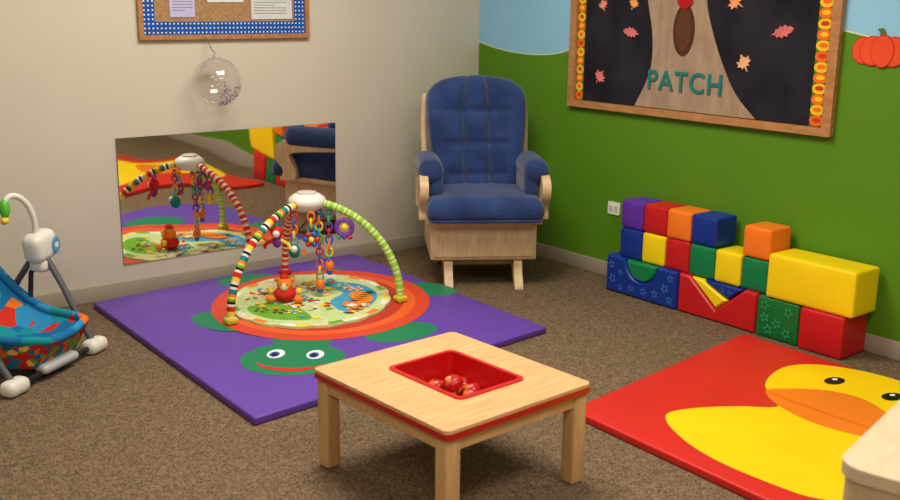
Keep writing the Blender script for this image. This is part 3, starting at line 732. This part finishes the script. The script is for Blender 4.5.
# ------------------------------------------------------------ baby swing
e=thing("baby_swing","baby swing with white motor housing, grey legs and colourful fabric seat","baby swing",(-2.85,-.66,0))
GRY=plastic("swing_grey",(92,92,98));WHS=plastic("swing_white",(226,222,210));DK=mk("swing_dark_metal",(52,52,60),rough=.35,metal=.6)
H1p=Vector((-2.70,-.54,.43));H2p=Vector((-3.12,-.83,.43))
ax=Vector((-.42,-.29,0)).normalized();fr=Vector((.57,-.82,0)).normalized()
feet=[(H1p,Vector((-2.565,-.70,.02))),(H1p,Vector((-2.86,-.27,.02))),(H2p,Vector((-2.955,-.985,.02))),(H2p,Vector((-3.27,-.56,.02)))]
for h,f in feet:
    b=M();d=(f-h)
    b.tube([h+d*.05,h+d*.4+Vector((0,0,.01)),h+d*.75,f+Vector((0,0,.01))],.013,GRY,seg=12);b.obj("leg",e,world=True,label="grey tubular leg")
for h,f in feet:
    b=M();b.rbox((.11,.07,.06),(0,0,.03),r=.027,n=4,mat=WHS,T=Matrix.Translation((f.x,f.y,0))@Rz(35));b.obj("foot",e,world=True,label="white plastic foot")
b=M()
for i,j in ((0,2),(1,3)): b.tube([feet[i][1]+Vector((0,0,.010)),feet[j][1]+Vector((0,0,.010))],.012,DK,seg=10)
b.obj("floor_bar",e,world=True,label="dark floor bar")
RT=Matrix(((-ax.x,-fr.x,0,0),(-ax.y,-fr.y,0,0),(0,0,1,0),(0,0,0,1)))
for h,main in ((H1p,1),(H2p,0)):
    b=M();b.rbox((.135,.09,.12),(0,0,0),r=.035,n=5,mat=WHS,T=Matrix.Translation(h)@RT@Ry(-10))
    b.rbox((.075,.075,.06),(0,0,-.075),r=.022,n=4,mat=WHS,T=Matrix.Translation(h)@RT)
    if main:
        b.lathe([(.0,.003),(.022,.003),(.024,0),(.024,-.006)],plastic("dial_blue",(90,150,190)),20,Matrix.Translation(h+fr*.047-ax*.038)@RT@Rx(90),sx=1,sy=1.5)
        b.lathe([(.0,.005),(.011,.004),(.013,-.002)],WHS,16,Matrix.Translation(h+fr*.047-ax*.038)@RT@Rx(90))
    b.obj("motor_housing",e,world=True,label="white motor housing with blue dial" if main else "white plastic hub")
b=M();arm=smooth([(-2.715,-.55,.48),(-2.718,-.555,.54),(-2.738,-.56,.60),(-2.772,-.565,.638),(-2.805,-.57,.645),(-2.825,-.575,.630)],6,False)
b.tube(arm,[.012]*len(arm),WHS,seg=12);b.obj("toy_arm",e,world=True,label="curved white toy arm")
b=M();b.ball(.026,(-2.830,-.578,.600),plastic("leaf_green",(90,190,60)),(.8,.8,1.5));b.ball(.016,(-2.835,-.58,.555),C_YE);b.obj("toy",e,world=True,label="green plastic toy at the arm tip")
SCn=Vector((-2.880,-.675,0))
NU,NV=20,14
def seatp(i,j,off,wide=0):
    f=-.27+.51*i/NU;a=-1+2*j/NV
    zc=.105+ (1.45*max(0,-f+.02)**1.5) + .30*max(0,f-.05)**1.2
    wd=(.182+wide)*(1-.20*max(0,(f-.08)/.15)**2)
    zz=zc+.085*abs(a)**2.4*(1-.7*max(0,f)/.25)
    return SCn+fr*f+ax*a*wd+Vector((0,0,zz+off))
SEATM=rampmat("printed_seat_fabric",15,[(0,(30,110,160)),(.42,(30,140,150)),(.68,(228,116,44)),(.76,(50,140,190)),(.93,(206,50,40))])
SIDEM=rampmat("printed_side_fabric",40,[(0,(196,44,36)),(.36,(40,120,150)),(.56,(100,160,60)),(.72,(30,110,160)),(.86,(226,110,40)),(.94,(240,200,80))])
b=M()
vs=[seatp(i,j,0) for i in range(NU+1) for j in range(NV+1)];fs=[]
for i in range(NU):
    for j in range(NV):
        q=i*(NV+1)+j;fs.append([q,q+1,q+NV+2,q+NV+1])
b.add(vs,fs,SEATM)
rim=[seatp(i,0,.0) for i in range(NU+1)]+[seatp(NU,j,.0) for j in range(1,NV+1)]+[seatp(i,NV,.0) for i in range(NU-1,-1,-1)]+[seatp(0,j,.0) for j in range(NV-1,-1,-1)]
b.tube(rim,.017,SEATM,seg=12)
sk=[Vector(p)-Vector((0,0,.010)) for p in rim];cen=SCn+Vector((0,0,.10))
lo=[]
for p in rim:
    d=Vector((cen.x-p.x,cen.y-p.y,0))
    lo.append(Vector((p.x,p.y,max(.055,p.z-.12)))+d*.16)
nn=len(rim)
b.add([p+ (Vector((p.x-cen.x,p.y-cen.y,0)).normalized()*.014) for p in sk]+lo,[[k,(k+1)%nn,nn+(k+1)%nn,nn+k] for k in range(nn)],SIDEM)
b.obj("seat",e,world=True,label="padded blue and teal fabric seat with red and green sides",sharp=80)
b=M()
b.add(lo+[SCn+Vector((0,0,.05))],[[k,(k+1)%nn,nn] for k in range(nn)],GRY)
SL=plastic("shell_light",(180,180,184))
b.rbox((.20,.06,.035),(0,0,0),r=.016,n=4,mat=SL,T=Matrix.Translation(SCn+fr*.210+Vector((0,0,.045)))@RT@Rx(10))
b.rbox((.035,.32,.035),(0,0,0),r=.016,n=4,mat=SL,T=Matrix.Translation(SCn-ax*.14+fr*.02+Vector((0,0,.050)))@RT)
b.obj("seat_shell",e,world=True,label="grey plastic seat shell",sharp=80)
for h,s in ((H1p,-1),(H2p,1)):
    b=M();q=seatp(9,0 if s<0 else NV,0);b.tube([h-Vector((0,0,.05)),(h+q)/2+fr*(-.02),q],.010,DK,seg=8);b.obj("hanger_arm",e,world=True,label="dark hanger arm")

# ------------------------------------------------------------ ceiling light fixtures
def area(name,loc,sx,sy,en,col,rot=(0,0,0)):
    l=bpy.data.lights.new(name,'AREA');l.shape='RECTANGLE';l.size=sx;l.size_y=sy;l.energy=en;l.color=col
    o=bpy.data.objects.new(name,l);COL.objects.link(o);o.location=loc;o.rotation_euler=rot;return o
warm=(1,.93,.82)
area("ceiling_lamp",(-1.8,-1.7,RH-.02),1.2,.9,68,warm)
area("ceiling_lamp",(-3.9,-2.2,RH-.02),1.2,.6,12,warm)
area("ceiling_lamp",(-1.9,-4.1,RH-.02),1.2,.6,44,warm)
area("ceiling_lamp",(-4.4,-4.9,RH-.02),1.2,1.2,42,warm)
w=bpy.data.worlds.new("w");SC.world=w;w.use_nodes=True;w.node_tree.nodes["Background"].inputs[0].default_value=(.5,.45,.4,1);w.node_tree.nodes["Background"].inputs[1].default_value=.3

# ------------------------------------------------------------ camera
yaw,pit,roll,f,a_,b_=0.66724,0.2384,0.01183,1030.14,3.88319,4.68059
F=Vector((math.sin(yaw)*math.cos(pit),math.cos(yaw)*math.cos(pit),-math.sin(pit)))
R=F.cross(Vector((0,0,1))).normalized();U=R.cross(F)
R2=R*math.cos(roll)+U*math.sin(roll);U2=-R*math.sin(roll)+U*math.cos(roll)
cd=bpy.data.cameras.new("camera");cd.sensor_width=36;cd.lens=f/900*36;cd.clip_start=.05
cd.dof.use_dof=True;cd.dof.focus_distance=4.2;cd.dof.aperture_fstop=3.0
co=bpy.data.objects.new("camera",cd);COL.objects.link(co)
co.matrix_world=Matrix(((R2.x,U2.x,-F.x,-a_),(R2.y,U2.y,-F.y,-b_),(R2.z,U2.z,-F.z,1.4),(0,0,0,1)))
SC.camera=co
